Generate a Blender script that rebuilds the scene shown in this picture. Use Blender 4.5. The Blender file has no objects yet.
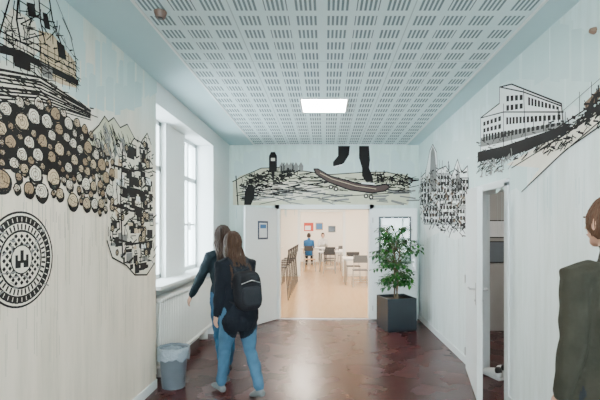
import bpy, bmesh, math, random
import numpy as np
from mathutils import Vector, Matrix
from mathutils.geometry import tessellate_polygon
random.seed(7)
R=random.random
def U(a,b): return a+(b-a)*R()
D=bpy.data; C=bpy.context
COL=C.scene.collection

# ------------------------------------------------------------ materials
def new_mat(name):
    m=D.materials.new(name); m.use_nodes=True
    return m, m.node_tree, m.node_tree.nodes['Principled BSDF']
def mat(name,col,rough=.6,metal=0,noise=0,nscale=20,bump=0,bscale=40,spec=.5,coat=0):
    m,nt,b=new_mat(name)
    b.inputs['Base Color'].default_value=(*col,1)
    b.inputs['Roughness'].default_value=rough
    b.inputs['Metallic'].default_value=metal
    b.inputs['Specular IOR Level'].default_value=spec
    b.inputs['Coat Weight'].default_value=coat
    tc=nt.nodes.new('ShaderNodeTexCoord')
    if noise>0:
        n=nt.nodes.new('ShaderNodeTexNoise'); n.inputs['Scale'].default_value=nscale; n.inputs['Detail'].default_value=5
        nt.links.new(tc.outputs['Object'],n.inputs['Vector'])
        mx=nt.nodes.new('ShaderNodeMix'); mx.data_type='RGBA'
        mx.inputs[6].default_value=(*[max(0,c*(1-noise)) for c in col],1)
        mx.inputs[7].default_value=(*[min(1,c*(1+noise)) for c in col],1)
        nt.links.new(n.outputs['Fac'],mx.inputs[0]); nt.links.new(mx.outputs[2],b.inputs['Base Color'])
    if bump>0:
        n=nt.nodes.new('ShaderNodeTexNoise'); n.inputs['Scale'].default_value=bscale; n.inputs['Detail'].default_value=4
        nt.links.new(tc.outputs['Object'],n.inputs['Vector'])
        bp=nt.nodes.new('ShaderNodeBump'); bp.inputs['Strength'].default_value=bump; bp.inputs['Distance'].default_value=.02
        nt.links.new(n.outputs['Fac'],bp.inputs['Height']); nt.links.new(bp.outputs['Normal'],b.inputs['Normal'])
    return m
def emat(name,col,s):
    m,nt,b=new_mat(name)
    b.inputs['Base Color'].default_value=(*col,1)
    b.inputs['Emission Color'].default_value=(*col,1); b.inputs['Emission Strength'].default_value=s
    return m
def mth(nt,op,a,b=None):
    n=nt.nodes.new('ShaderNodeMath'); n.operation=op
    for i,v in enumerate((a,b)):
        if v is None: continue
        if isinstance(v,(int,float)): n.inputs[i].default_value=v
        else: nt.links.new(v,n.inputs[i])
    return n.outputs[0]

def wall_mat(name,low,high,zc=1.5,soft=.6):
    """mural wall: cream paint washing up into a pale turquoise sky, with faint streaky weathering in the paint"""
    m,nt,b=new_mat(name); b.inputs['Roughness'].default_value=.40
    tc=nt.nodes.new('ShaderNodeTexCoord'); sp=nt.nodes.new('ShaderNodeSeparateXYZ')
    nt.links.new(tc.outputs['Object'],sp.inputs[0])
    n=nt.nodes.new('ShaderNodeTexNoise'); n.inputs['Scale'].default_value=1.6; n.inputs['Detail'].default_value=6
    mp=nt.nodes.new('ShaderNodeMapping'); mp.inputs['Scale'].default_value=(1,1,.45)
    nt.links.new(tc.outputs['Object'],mp.inputs[0]); nt.links.new(mp.outputs[0],n.inputs['Vector'])
    z=mth(nt,'ADD',mth(nt,'DIVIDE',mth(nt,'SUBTRACT',sp.outputs[2],zc),soft),mth(nt,'MULTIPLY',mth(nt,'SUBTRACT',n.outputs['Fac'],.5),2.2))
    cl=nt.nodes.new('ShaderNodeClamp'); nt.links.new(z,cl.inputs[0])
    mx=nt.nodes.new('ShaderNodeMix'); mx.data_type='RGBA'
    mx.inputs[6].default_value=(*low,1); mx.inputs[7].default_value=(*high,1)
    nt.links.new(cl.outputs[0],mx.inputs[0])
    ns=nt.nodes.new('ShaderNodeTexNoise'); ns.inputs['Scale'].default_value=3; ns.inputs['Detail'].default_value=8; ns.inputs['Roughness'].default_value=.7
    ms=nt.nodes.new('ShaderNodeMapping'); ms.inputs['Scale'].default_value=(3,3,.3)
    nt.links.new(tc.outputs['Object'],ms.inputs[0]); nt.links.new(ms.outputs[0],ns.inputs['Vector'])
    cr=nt.nodes.new('ShaderNodeValToRGB'); e=cr.color_ramp.elements; e[0].position=.33; e[0].color=(.82,.83,.80,1); e[1].position=.58; e[1].color=(1,1,1,1)
    nt.links.new(ns.outputs['Fac'],cr.inputs[0])
    mu=nt.nodes.new('ShaderNodeMix'); mu.data_type='RGBA'; mu.blend_type='MULTIPLY'; mu.inputs[0].default_value=1
    nt.links.new(mx.outputs[2],mu.inputs[6]); nt.links.new(cr.outputs[0],mu.inputs[7]); nt.links.new(mu.outputs[2],b.inputs['Base Color'])
    n2=nt.nodes.new('ShaderNodeTexNoise'); n2.inputs['Scale'].default_value=120
    bp=nt.nodes.new('ShaderNodeBump'); bp.inputs['Strength'].default_value=.06
    nt.links.new(tc.outputs['Object'],n2.inputs['Vector']); nt.links.new(n2.outputs['Fac'],bp.inputs['Height']); nt.links.new(bp.outputs[0],b.inputs['Normal'])
    return m

M={}
M['wallL']=wall_mat('paint_mural_left',(.88,.79,.66),(.76,.84,.78),2.0,.7)
M['wallR']=wall_mat('paint_mural_right',(.79,.87,.86),(.68,.83,.83),1.8,.9)
M['wallB']=wall_mat('paint_mural_back',(.70,.83,.80),(.67,.83,.78),1.9,.7)
M['white']=mat('white_paint',(.82,.87,.87),.4,noise=.03)
M['white_warm']=mat('white_warm_paint',(.87,.83,.75),.5,noise=.03)
M['ceil']=mat('ceiling_paint',(.48,.66,.69),.7,noise=.03,nscale=4)
M['trim']=mat('trim_paint',(.78,.83,.83),.35,noise=.03)
M['grey_wall']=mat('grey_wall',(.40,.40,.39),.6,noise=.08,nscale=6)
M['steel']=mat('brushed_steel',(.55,.55,.55),.3,1)
M['dark_metal']=mat('dark_metal',(.03,.03,.035),.4,.4)
M['black']=mat('black_plastic',(.02,.02,.022),.45)
M['frame_dark']=mat('frame_dark',(.03,.05,.09),.4)
M['paper']=mat('paper',(.75,.78,.8),.7,noise=.1,nscale=60)
M['rad']=mat('radiator_enamel',(.76,.77,.72),.35,noise=.03)
M['planter']=mat('anthracite_planter',(.010,.017,.024),.45,noise=.2,nscale=8)
M['soil']=mat('soil',(.05,.03,.02),.95,noise=.5,nscale=60,bump=.6)
M['bark']=mat('bark',(.16,.11,.07),.85,noise=.4,nscale=40,bump=.5)
M['leafA']=mat('ficus_leaf',(.010,.075,.014),.4,noise=.35,nscale=9)
M['leafB']=mat('ficus_leaf_light',(.040,.19,.025),.4,noise=.3,nscale=9)
M['bin']=mat('grey_bin_plastic',(.15,.18,.21),.45,noise=.1)
M['liner']=mat('bin_liner',(.24,.29,.33),.35,noise=.2,nscale=25,bump=.8,bscale=30)
M['table']=mat('white_laminate',(.84,.82,.78),.35)
M['chairred']=mat('poster_red',(.45,.05,.03),.5)
M['posterblue']=mat('poster_blue',(.05,.16,.35),.5)
M['woodc']=mat('chair_beech',(.45,.27,.13),.5,noise=.2)
M['greyc']=mat('chair_grey',(.10,.11,.12),.5)
M['glassdk']=mat('screen_glass',(.03,.04,.05),.15)
M['led']=emat('led_diffuser',(1,.97,.90),60)
M['led_added']=emat('led_warm_added',(1,.90,.77),115)
gm=D.materials.new('window_glass'); gm.use_nodes=True; nt=gm.node_tree; nt.nodes.clear()
o=nt.nodes.new('ShaderNodeOutputMaterial'); t=nt.nodes.new('ShaderNodeBsdfTransparent'); g=nt.nodes.new('ShaderNodeBsdfGlossy'); g.inputs['Roughness'].default_value=.02
mx=nt.nodes.new('ShaderNodeMixShader'); mx.inputs[0].default_value=.07
nt.links.new(t.outputs[0],mx.inputs[1]); nt.links.new(g.outputs[0],mx.inputs[2]); nt.links.new(mx.outputs[0],o.inputs[0]); M['glass']=gm
# red linoleum floor
m,nt,b=new_mat('red_linoleum'); M['floor']=m
tc=nt.nodes.new('ShaderNodeTexCoord')
n=nt.nodes.new('ShaderNodeTexNoise'); n.inputs['Scale'].default_value=5; n.inputs['Detail'].default_value=10; n.inputs['Roughness'].default_value=.75
nt.links.new(tc.outputs['Object'],n.inputs['Vector'])
cr=nt.nodes.new('ShaderNodeValToRGB'); e=cr.color_ramp.elements
e[0].position=.34; e[0].color=(.024,.007,.008,1); e[1].position=.70; e[1].color=(.085,.024,.022,1)
nt.links.new(n.outputs['Fac'],cr.inputs[0]); nt.links.new(cr.outputs[0],b.inputs['Base Color'])
n2=nt.nodes.new('ShaderNodeTexNoise'); n2.inputs['Scale'].default_value=2.5; n2.inputs['Detail'].default_value=8
nt.links.new(tc.outputs['Object'],n2.inputs['Vector'])
r=mth(nt,'ADD',mth(nt,'MULTIPLY',n2.outputs['Fac'],.16),.19); nt.links.new(r,b.inputs['Roughness']); b.inputs['Specular IOR Level'].default_value=.45
# wood floor
m,nt,b=new_mat('oak_floor'); M['oak']=m
tc=nt.nodes.new('ShaderNodeTexCoord'); mp=nt.nodes.new('ShaderNodeMapping'); mp.inputs['Scale'].default_value=(8,.7,1)
n=nt.nodes.new('ShaderNodeTexNoise'); n.inputs['Scale'].default_value=2; n.inputs['Detail'].default_value=6
nt.links.new(tc.outputs['Object'],mp.inputs[0]); nt.links.new(mp.outputs[0],n.inputs['Vector'])
cr=nt.nodes.new('ShaderNodeValToRGB'); e=cr.color_ramp.elements
e[0].color=(.34,.20,.09,1); e[1].color=(.48,.31,.16,1); nt.links.new(n.outputs['Fac'],cr.inputs[0]); nt.links.new(cr.outputs[0],b.inputs['Base Color']); b.inputs['Roughness'].default_value=.24
# perforated acoustic panels
m,nt,b=new_mat('perforated_gypsum'); M['perf']=m; b.inputs['Roughness'].default_value=.75
tc=nt.nodes.new('ShaderNodeTexCoord'); sp=nt.nodes.new('ShaderNodeSeparateXYZ'); nt.links.new(tc.outputs['Object'],sp.inputs[0])
def fr(v,p,off=0): return mth(nt,'FRACT',mth(nt,'DIVIDE',mth(nt,'ADD',v,off+50*p),p))
X,Y=sp.outputs[0],sp.outputs[1]
def within(f,c,h): return mth(nt,'LESS_THAN',mth(nt,'ABSOLUTE',mth(nt,'SUBTRACT',f,c)),h)
bx=within(fr(X,.2,.02),.5,.375); by=within(fr(Y,.2),.5,.33)
sl=within(fr(X,.03,.02),.5,.27)
mask=mth(nt,'MULTIPLY',mth(nt,'MULTIPLY',bx,by),sl)
seam=mth(nt,'MAXIMUM',within(fr(X,1.2,.02),.5,.0035),within(fr(Y,2.4),.5,.002))
tot=mth(nt,'MAXIMUM',mask,mth(nt,'MULTIPLY',seam,.5))
mxx=nt.nodes.new('ShaderNodeMix'); mxx.data_type='RGBA'; mxx.inputs[6].default_value=(.64,.78,.79,1); mxx.inputs[7].default_value=(.14,.20,.22,1)
nt.links.new(tot,mxx.inputs[0]); nt.links.new(mxx.outputs[2],b.inputs['Base Color'])

# ------------------------------------------------------------ mesh builder
class MB:
    def __init__(s): s.v=[];s.f=[];s.mi=[];s.ms=[]; s.T=Matrix.Identity(4)
    def m(s,k):
        k=M[k] if isinstance(k,str) else k
        if k not in s.ms: s.ms.append(k)
        return s.ms.index(k)
    def add(s,vs,fs,k):
        o=len(s.v); i=s.m(k)
        s.v+= [tuple(s.T@Vector(p)) for p in vs]
        for f in fs: s.f.append([o+a for a in f]); s.mi.append(i)
    def box(s,lo,hi,k,tf=None):
        vs=[Vector((x,y,z)) for x in(lo[0],hi[0]) for y in(lo[1],hi[1]) for z in(lo[2],hi[2])]
        if tf: vs=[tf@p for p in vs]
        s.add(vs,[(0,1,3,2),(4,6,7,5),(0,4,5,1),(2,3,7,6),(0,2,6,4),(1,5,7,3)],k)
    def tube(s,pts,rad,k,n=10,ref=(1,0,0),cap=True):
        pts=[Vector(p) for p in pts]; N=len(pts)
        if not isinstance(rad,(list,tuple)): rad=[rad]*N
        rad=[(q,q) if not isinstance(q,(tuple,list)) else q for q in rad]
        tg=[]
        for i in range(N):
            t=(pts[min(i+1,N-1)]-pts[max(i-1,0)]); t.normalize(); tg.append(t)
        rings=[]
        if cap:
            rings.append((pts[0]-tg[0]*min(rad[0])*.6,(rad[0][0]*.75,rad[0][1]*.75),tg[0]))
        for i in range(N): rings.append((pts[i],rad[i],tg[i]))
        if cap: rings.append((pts[-1]+tg[-1]*min(rad[-1])*.6,(rad[-1][0]*.75,rad[-1][1]*.75),tg[-1]))
        vs=[];fs=[]
        rf=Vector(ref)
        if abs(rf.dot(tg[0]))>.9: rf=Vector((0,1,0)) if abs(tg[0].y)<.9 else Vector((0,0,1))
        for p,(ra,rb),t in rings:
            a=rf-t*rf.dot(t); a.normalize(); b=t.cross(a)
            for j in range(n):
                w=2*math.pi*j/n; vs.append(p+a*ra*math.cos(w)+b*rb*math.sin(w))
        K=len(rings)
        for i in range(K-1):
            for j in range(n): fs.append((i*n+j,i*n+(j+1)%n,(i+1)*n+(j+1)%n,(i+1)*n+j))
        fs.append(tuple(reversed(range(n)))); fs.append(tuple((K-1)*n+j for j in range(n)))
        s.add(vs,fs,k)
    def ell(s,c,r,k,nu=16,nv=10,rot=None):
        c=Vector(c);vs=[Vector((0,0,r[2]))];fs=[]
        for i in range(1,nv):
            th=math.pi*i/nv
            for j in range(nu):
                w=2*math.pi*j/nu; vs.append(Vector((r[0]*math.sin(th)*math.cos(w),r[1]*math.sin(th)*math.sin(w),r[2]*math.cos(th))))
        vs.append(Vector((0,0,-r[2])))
        for j in range(nu): fs.append((0,1+j,1+(j+1)%nu))
        for i in range(nv-2):
            for j in range(nu):
                a=1+i*nu; fs.append((a+j,a+nu+j,a+nu+(j+1)%nu,a+(j+1)%nu))
        a=1+(nv-2)*nu
        for j in range(nu): fs.append((a+j,len(vs)-1,a+(j+1)%nu))
        if rot: vs=[rot@p for p in vs]
        s.add([p+c for p in vs],fs,k)
    def obj(s,name,parent=None,bevel=0,smooth=False,loc=(0,0,0),rz=0):
        me=D.meshes.new(name); me.from_pydata(s.v,[],s.f)
        for q in s.ms: me.materials.append(q)
        me.polygons.foreach_set('material_index',s.mi)
        if smooth: me.polygons.foreach_set('use_smooth',[True]*len(s.f))
        me.update()
        ob=D.objects.new(name,me); COL.objects.link(ob); ob.location=loc; ob.rotation_euler=(0,0,rz)
        if parent: ob.parent=parent
        if bevel:
            b=ob.modifiers.new('bev','BEVEL'); b.width=bevel; b.segments=2; b.limit_method='ANGLE'
        return ob
def empty(name,loc=(0,0,0),rz=0,sc=1):
    e=D.objects.new(name,None); COL.objects.link(e); e.location=loc; e.rotation_euler=(0,0,rz); e.scale=(sc,)*3; e.empty_display_size=.1
    return e
def B(name,lo,hi,k,bevel=0):
    m=MB(); m.box(lo,hi,k); return m.obj(name,bevel=bevel)

# ------------------------------------------------------------ room constants
F=420.0; EYE=1.55; VX,VY=325,229
XL,XR,YB,H=-1.65,1.62,7.24,3.0
YR=-3.5
B('floor',(-2.1,YR,-.1),(1.84,YB+.1,0),'floor')
m=MB(); m.box((-2.1,YR,H),(1.84,YB+.2,H+.12),'ceil'); m.obj('ceiling')
m=MB(); m.box((-1.20,-3.2,H-.012),(1.38,YB-.12,H),'perf'); m.obj('ceiling_acoustic_panel')
m=MB(); m.box((-1.22,-3.2,H-.02),(-1.20,YB-.1,H),'trim'); m.box((1.38,-3.2,H-.02),(1.40,YB-.1,H),'trim'); m.box((-1.22,YB-.12,H-.02),(1.40,YB-.10,H),'trim'); m.obj('trim_1')
B('wall_left',(-2.1,YR,0),(XL,4.1,H),'wallL')
m=MB()
m.box((-2.1,4.1,0),(-1.80,6.2,.95),'white')
m.box((-2.1,4.86,.95),(-1.84,5.51,2.78),'white')
m.box((-2.1,4.1,2.78),(XL,6.2,H),'white')
m.box((-2.1,6.2,0),(XL,YB+.2,H),'white')
m.obj('wall_left_window_bay')
B('window_sill',(-1.95,4.1,.95),(-1.60,6.2,.985),'white',.006)
def window(name,y0,y1,z0,z1,x=-1.93):
    m=MB(); w=.05
    m.box((x-.03,y0,z0),(x+.03,y0+w,z1),'white'); m.box((x-.03,y1-w,z0),(x+.03,y1,z1),'white')
    m.box((x-.03,y0,z0),(x+.03,y1,z0+w),'white'); m.box((x-.03,y0,z1-w),(x+.03,y1,z1),'white')
    zt=z0+(z1-z0)*.70
    m.box((x-.03,y0,zt-.03),(x+.03,y1,zt+.03),'white')
    zt=z0+(z1-z0)*.35
    m.box((x-.015,y0,zt-.012),(x+.015,y1,zt+.012),'white')
    ym=(y0+y1)/2; m.box((x-.02,ym-.02,z0),(x+.02,ym+.02,z1),'white')
    m.box((x-.004,y0+w,z0+w),(x+.004,y1-w,z1-w),'glass')
    m.box((x+.03,ym-.012,z0+.55),(x+.055,ym+.012,z0+.66),'steel')
    m.obj(name,bevel=0)
window('window_1',4.12,4.86,.985,2.78); window('window_2',5.51,6.2,.985,2.78)
m=MB()
m.box((-2.1,YR-.2,0),(-1.45,YR,H),'white'); m.box((1.45,YR-.2,0),(1.84,YR,H),'white')
m.box((-1.45,YR-.2,0),(1.45,YR,.5),'white'); m.box((-1.45,YR-.2,2.85),(1.45,YR,H),'white'); m.obj('wall_rear')
m=MB()
for x in(-1.45,-.50,.45,1.40): m.box((x,YR-.12,.5),(x+.05,YR-.06,2.85),'white')
m.box((-1.45,YR-.12,.5),(1.45,YR-.06,.55),'white'); m.box((-1.45,YR-.12,2.80),(1.45,YR-.06,2.85),'white'); m.box((-1.40,YR-.095,.55),(1.40,YR-.09,2.80),'glass'); m.obj('added_rear_glazing')  # unseen rear glazing, added with its opening to let sky light in
# right wall
DY0,DY1,DH=3.74,4.69,1.95
m=MB()
m.box((XR,YR,0),(XR+.2,DY0,H),'wallR'); m.box((XR,DY0,DH),(XR+.2,DY1,H),'wallR'); m.box((XR,DY1,0),(XR+.2,YB+.2,H),'wallR'); m.obj('wall_right')
m=MB(); t=.05
for y0,y1 in((DY0-t,DY0+.03),(DY1-.03,DY1+t)): m.box((XR-.015,y0,0),(XR+.21,y1,DH+.02),'trim')
m.box((XR-.015,DY0-t,DH-.02),(XR+.21,DY1+t,DH+t),'trim'); m.obj('trim_2',bevel=.003)
OX0,OX1,OH=-.81,.79,1.92
m=MB()
m.box((XL,YB,0),(OX0,YB+.2,H),'wallB'); m.box((OX1,YB,0),(XR,YB+.2,H),'wallB'); m.box((OX0,YB,OH),(OX1,YB+.2,H),'wallB'); m.obj('wall_back')
m=MB()
m.box((OX0-.05,YB-.02,0),(OX0+.03,YB+.22,OH+.05),'white'); m.box((OX1-.03,YB-.02,0),(OX1+.05,YB+.22,OH+.05),'white')
m.box((OX0-.05,YB-.02,OH-.03),(OX1+.05,YB+.22,OH+.05),'white'); m.obj('trim_3',bevel=.003)
B('threshold_strip',(OX0,YB-.03,0),(OX1,YB+.03,.008),'steel')
B('baseboard_left',(XL,YR,0),(XL+.015,4.1,.09),'trim',.004)
m=MB(); m.box((XR-.015,YR,0),(XR,DY0-.05,.09),'trim'); m.box((XR-.015,DY1+.05,0),(XR,YB,.09),'trim'); m.obj('baseboard_right',bevel=.004)
m=MB(); m.box((XL,YB-.015,0),(OX0-.05,YB,.09),'trim'); m.box((OX1+.05,YB-.015,0),(XR,YB,.09),'trim'); m.obj('baseboard_back',bevel=.004)

# doors ---------------------------------------------------------------
def door(name,hinge,ang,w,h,glazed=False,th=.04,notice=False):
    """leaf local: hinge at origin, extends +x ; ang = rotation about z"""
    m=MB()
    if glazed:
        gx0,gx1,gz0,gz1=.12,w-.12,h*.52,h-.16
        m.box((0,-th/2,.01),(gx0,th/2,h),'white'); m.box((gx1,-th/2,.01),(w,th/2,h),'white')
        m.box((gx0,-th/2,.01),(gx1,th/2,gz0),'white'); m.box((gx0,-th/2,gz1),(gx1,th/2,h),'white')
        m.box((gx0,-.004,gz0),(gx1,.004,gz1),'glass')
        for s in(-1,1):
            y=s*(th/2+.004)
            m.box((gx0-.02,y-.006,gz0-.02),(gx0+.005,y+.006,gz1+.02),'greyc'); m.box((gx1-.005,y-.006,gz0-.02),(gx1+.02,y+.006,gz1+.02),'greyc')
            m.box((gx0,y-.006,gz0-.02),(gx1,y+.006,gz0+.005),'greyc'); m.box((gx0,y-.006,gz1-.005),(gx1,y+.006,gz1+.02),'greyc')
    else: m.box((0,-th/2,.01),(w,th/2,h),'white')
    for s in(-1,1):
        y=s*th/2
        m.box((w-.075,y-.004,.86),(w-.04,y+.004,1.06),'steel')
        m.tube([(w-.057,y,1.0),(w-.057,y+s*.05,1.0)],.009,'steel',8)
        m.tube([(w-.057,y+s*.05,1.0),(w-.17,y+s*.052,1.0)],.009,'steel',8)
        m.tube([(w-.057,y,.90),(w-.057,y+s*.006,.90)],.012,'steel',8)
    for z in(.2,1.0,h-.2): m.tube([(0,-th/2-.004,z-.04),(0,-th/2-.004,z+.04)],.009,'steel',8)
    if notice:
        for s in (-1,1):
            y=s*(th/2+.003)
            m.box((.24,y-.003,1.38),(.49,y+.003,1.68),'frame_dark'); m.box((.27,y-.0045,1.41),(.46,y+.0045,1.65),'paper')
            m.box((.29,y-.0055,1.56),(.44,y+.0055,1.625),'posterblue')
    return m.obj(name,loc=hinge,rz=ang,bevel=.002)
door('door_1',(XR-.04,DY1-.05,0),math.radians(-102.5),.90,1.93,th=.05)
door('door_2',(OX0-.03,YB-.05,0),math.radians(180+58),.78,1.90,notice=True)
door('door_3',(OX1+.03,YB-.05,0),math.radians(-10),.74,1.90,glazed=True)

def led(name,x,y,z,w,k):
    m=MB(); f=.02
    m.box((x-w/2-f,y-w/2-f,z-.022),(x+w/2+f,y-w/2,z-.001),'white'); m.box((x-w/2-f,y+w/2,z-.022),(x+w/2+f,y+w/2+f,z-.001),'white')
    m.box((x-w/2-f,y-w/2,z-.022),(x-w/2,y+w/2,z-.001),'white'); m.box((x+w/2,y-w/2,z-.022),(x+w/2+f,y+w/2,z-.001),'white')
    m.box((x-w/2,y-w/2,z-.016),(x+w/2,y+w/2,z-.003),k)
    m.obj(name)
led('ceiling_light',-.01,4.85,H-.012,.5,'led'); led('ceiling_light.001',-.01,1.85,H-.012,.5,'led'); led('ceiling_light.002',-.01,-1.15,H-.012,.5,'led')  # last two: unseen panels added to brighten the near walls
m=MB(); m.tube([(-1.09,2.78,H-.012),(-1.09,2.78,H-.03)],[.042,.038],mat('detector_brown',(.12,.07,.05),.5),16); m.tube([(-1.09,2.78,H-.03),(-1.09,2.78,H-.045)],[.026,.020],'black',12); m.obj('smoke_detector')
m=MB(); m.tube([(XR,2.52,2.74),(XR-.02,2.52,2.74)],[.022,.018],mat('sensor_brown',(.2,.12,.08),.5),12,ref=(0,1,0)); m.obj('wall_sensor')

# ------------------------------------------------------------ far room
FY0,FY1=YB+.2,20
B('floor_dining_room',(-6,YB+.1,-.1),(6,FY1,0),'oak')
B('ceiling_dining_room',(-6,FY0,2.9),(6,FY1,3.0),'white_warm')
B('wall_dining_left',(-6.1,FY0,0),(-6,FY1,2.9),'white_warm'); B('wall_dining_right',(6,FY0,0),(6.1,FY1,2.9),'white_warm')
B('wall_dining_far',(-6,FY1,0),(6,FY1+.1,2.9),'white_warm')
m=MB(); m.box((-6,FY0,0),(-2.1,FY0+.1,2.9),'white_warm'); m.box((1.84,FY0,0),(6,FY0+.1,2.9),'white_warm'); m.obj('wall_dining_near')
m=MB(); m.box((-6,13.8,0),(-.85,14.0,2.9),'white_warm'); m.box((.62,13.8,0),(3.2,14.0,2.9),'white_warm'); m.box((-.85,13.8,2.15),(.62,14.0,2.9),'white_warm'); m.obj('wall_dining_divider')
m=MB()
for x0,x1 in((-.90,-.82),(.59,.67)): m.box((x0,13.77,0),(x1,14.03,2.15),'trim')
m.box((-.90,13.77,2.12),(.67,14.03,2.2),'trim'); m.obj('trim_4')
B('wall_dining_partition',(-1.75,8.0,0),(-1.6,12.5,2.9),'white_warm')
i=0
for y in(9.2,11.6,15.6,18.2):
    for x in((-.6,1.9) if y<13 else (-1.2,1.6)):
        led('ceiling_light.%03d'%(3+i),x,y,2.9,.6,'led_added'); i+=1  # unseen warm panels, added because the dining room needs light
def chair(name,x,y,rz,sh=.45,bh=.85,seat='black',leg='steel',w=.40):
    m=MB(); h=w/2
    m.box((-h,-h,sh-.02),(h,h,sh),seat)
    for sx in(-1,1):
        m.tube([(sx*(h-.02),-h+.02,sh-.02),(sx*(h+.01),-h-.02,0.005)],.012,leg,8)
        m.tube([(sx*(h-.02),h-.02,sh-.02),(sx*(h+.01),h+.03,0.005)],.012,leg,8)
        m.tube([(sx*(h-.02),h-.02,sh-.01),(sx*(h-.02),h+.05,bh)],.011,leg,8)
    m.tube([(-h,-h,sh*.35),(h,-h,sh*.35)],.008,leg,6); m.tube([(-h,h,sh*.35),(h,h,sh*.35)],.008,leg,6)
    m.box((-h,h+.025,bh-.20),(h,h+.045,bh),seat)
    return m.obj(name,loc=(x,y,0),rz=rz,bevel=.006)
def table(name,x,y,lx,ly,h=.74):
    m=MB(); m.box((-lx/2,-ly/2,h-.03),(lx/2,ly/2,h),'table')
    m.box((-lx/2+.06,-ly/2+.06,h-.07),(lx/2-.06,ly/2-.06,h-.03),'steel')
    for sx in(-1,1):
        for sy in(-1,1): m.tube([(sx*(lx/2-.08),sy*(ly/2-.08),h-.04),(sx*(lx/2-.06),sy*(ly/2-.06),.005)],.02,'steel',8)
    return m.obj(name,loc=(x,y,0),bevel=.004)
m=MB(); m.box((-1.58,8.9,1.0),(-1.22,12.3,1.04),'table')
for y in(9.0,10.6,12.2): m.box((-1.55,y-.03,0),(-1.25,y+.03,1.0),'white_warm')
m.obj('bar_counter',bevel=.004)
for i,y in enumerate((9.3,10.0,10.7,11.4,12.1)):
    chair('bar_stool' if i==0 else 'bar_stool.%03d'%i,-1.0,y,math.radians(-90),.72,1.10,'black','dark_metal',.34)
table('dining_table',1.25,12.0,1.5,.75); table('dining_table.001',-.45,18.45,1.5,.8); table('dining_table.002',1.25,16.4,1.4,.8); table('dining_table.003',.20,15.4,.9,.7); table('dining_table.004',.9,18.4,1.0,.7)
ch=[(.85,12.6,0),(1.5,12.6,0),(.95,11.4,180),(1.6,11.4,180),(.9,15.75,180),(1.5,17.05,0),(1.45,15.75,180),(.15,14.75,180),(.2,16.0,0),(-.55,15.4,90),(.75,17.8,180),(1.2,17.8,180)]
for i,(x,y,r) in enumerate(ch): chair('dining_chair' if i==0 else 'dining_chair.%03d'%i,x,y,math.radians(r),seat=['black','woodc','greyc','black'][i%4])
m=MB(); m.box((-1.0,FY1-.03,1.45),(-.55,FY1,1.85),'chairred'); m.box((-.95,FY1-.035,1.5),(-.68,FY1,1.70),'paper'); m.obj('wall_poster')
m=MB(); m.box((-.45,FY1-.03,1.5),(-.10,FY1,1.85),'woodc'); m.box((-.42,FY1-.035,1.53),(-.13,FY1,1.82),'posterblue'); m.obj('wall_poster.001')
m=MB(); m.box((.15,FY1-.03,1.4),(.5,FY1,1.7),'greyc'); m.box((.18,FY1-.035,1.43),(.47,FY1,1.67),'glassdk'); m.obj('wall_screen')

# small side room behind door_1
B('floor_side_room',(XR+.2,2.2,-.1),(4.2,6.6,0),'floor')
m=MB(); m.box((XR+.2,6.4,0),(4.2,6.6,2.6),'grey_wall'); m.box((4.2,2.2,0),(4.3,6.6,2.6),'grey_wall'); m.box((XR+.2,2.1,0),(4.2,2.2,2.6),'grey_wall'); m.obj('wall_side_room')
B('ceiling_side_room',(XR+.2,2.2,2.6),(4.2,6.6,2.7),'grey_wall')
for i,(x,z,w,h,k) in enumerate(((2.58,1.55,.30,.24,'paper'),(2.60,1.20,.28,.30,'bin'),(2.3,1.35,.2,.28,'paper'))):
    m=MB(); m.box((x-w/2-.015,6.385,z-h/2-.015),(x+w/2+.015,6.4,z+h/2+.015),'black'); m.box((x-w/2,6.38,z-h/2),(x+w/2,6.39,z+h/2),k); m.obj('picture_frame' if i==0 else 'picture_frame.%03d'%i)
led('ceiling_light.020',2.6,4.8,2.6,.3,emat('led_side_added',(1,.9,.8),110))  # unseen lamp added to brighten the side room
for i,(x,y,r) in enumerate(((1.76,4.42,20),(1.90,4.50,-10))):
    m=MB(); m.tube([(0,-.10,.045),(0,-.03,.05),(0,.06,.038),(0,.12,.028)],[(.038,.042),(.04,.05),(.045,.036),(.036,.024)],'white',12); m.box((-.042,-.14,0),(.042,.15,.018),'paper'); m.tube([(0,-.09,.07),(0,-.085,.10)],[.036,.034],'black',10)
    m.obj('sneaker' if i==0 else 'sneaker.001',loc=(x,y,0.001),rz=math.radians(r),smooth=True)

# ------------------------------------------------------------ radiator
m=MB(); y=4.22
while y<6.1:
    for dx in(-.045,0,.045): m.tube([(-1.705+dx,y,.17),(-1.705+dx,y,.83)],.0125,'rad',8)
    m.tube([(-1.765,y,.17),(-1.645,y,.17)],.022,'rad',8,ref=(0,1,0)); m.tube([(-1.765,y,.83),(-1.645,y,.83)],.022,'rad',8,ref=(0,1,0))
    y+=.052
m.tube([(-1.705,4.2,.17),(-1.705,6.1,.17)],.016,'rad',8); m.tube([(-1.705,4.2,.83),(-1.705,6.1,.83)],.016,'rad',8)
for y in(4.4,5.9):
    m.box((-1.76,y-.01,0),(-1.65,y+.01,.16),'rad')
m.tube([(-1.705,6.1,.83),(-1.705,6.15,.83)],.024,'white',10)
m.obj('radiator',smooth=True)

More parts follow.
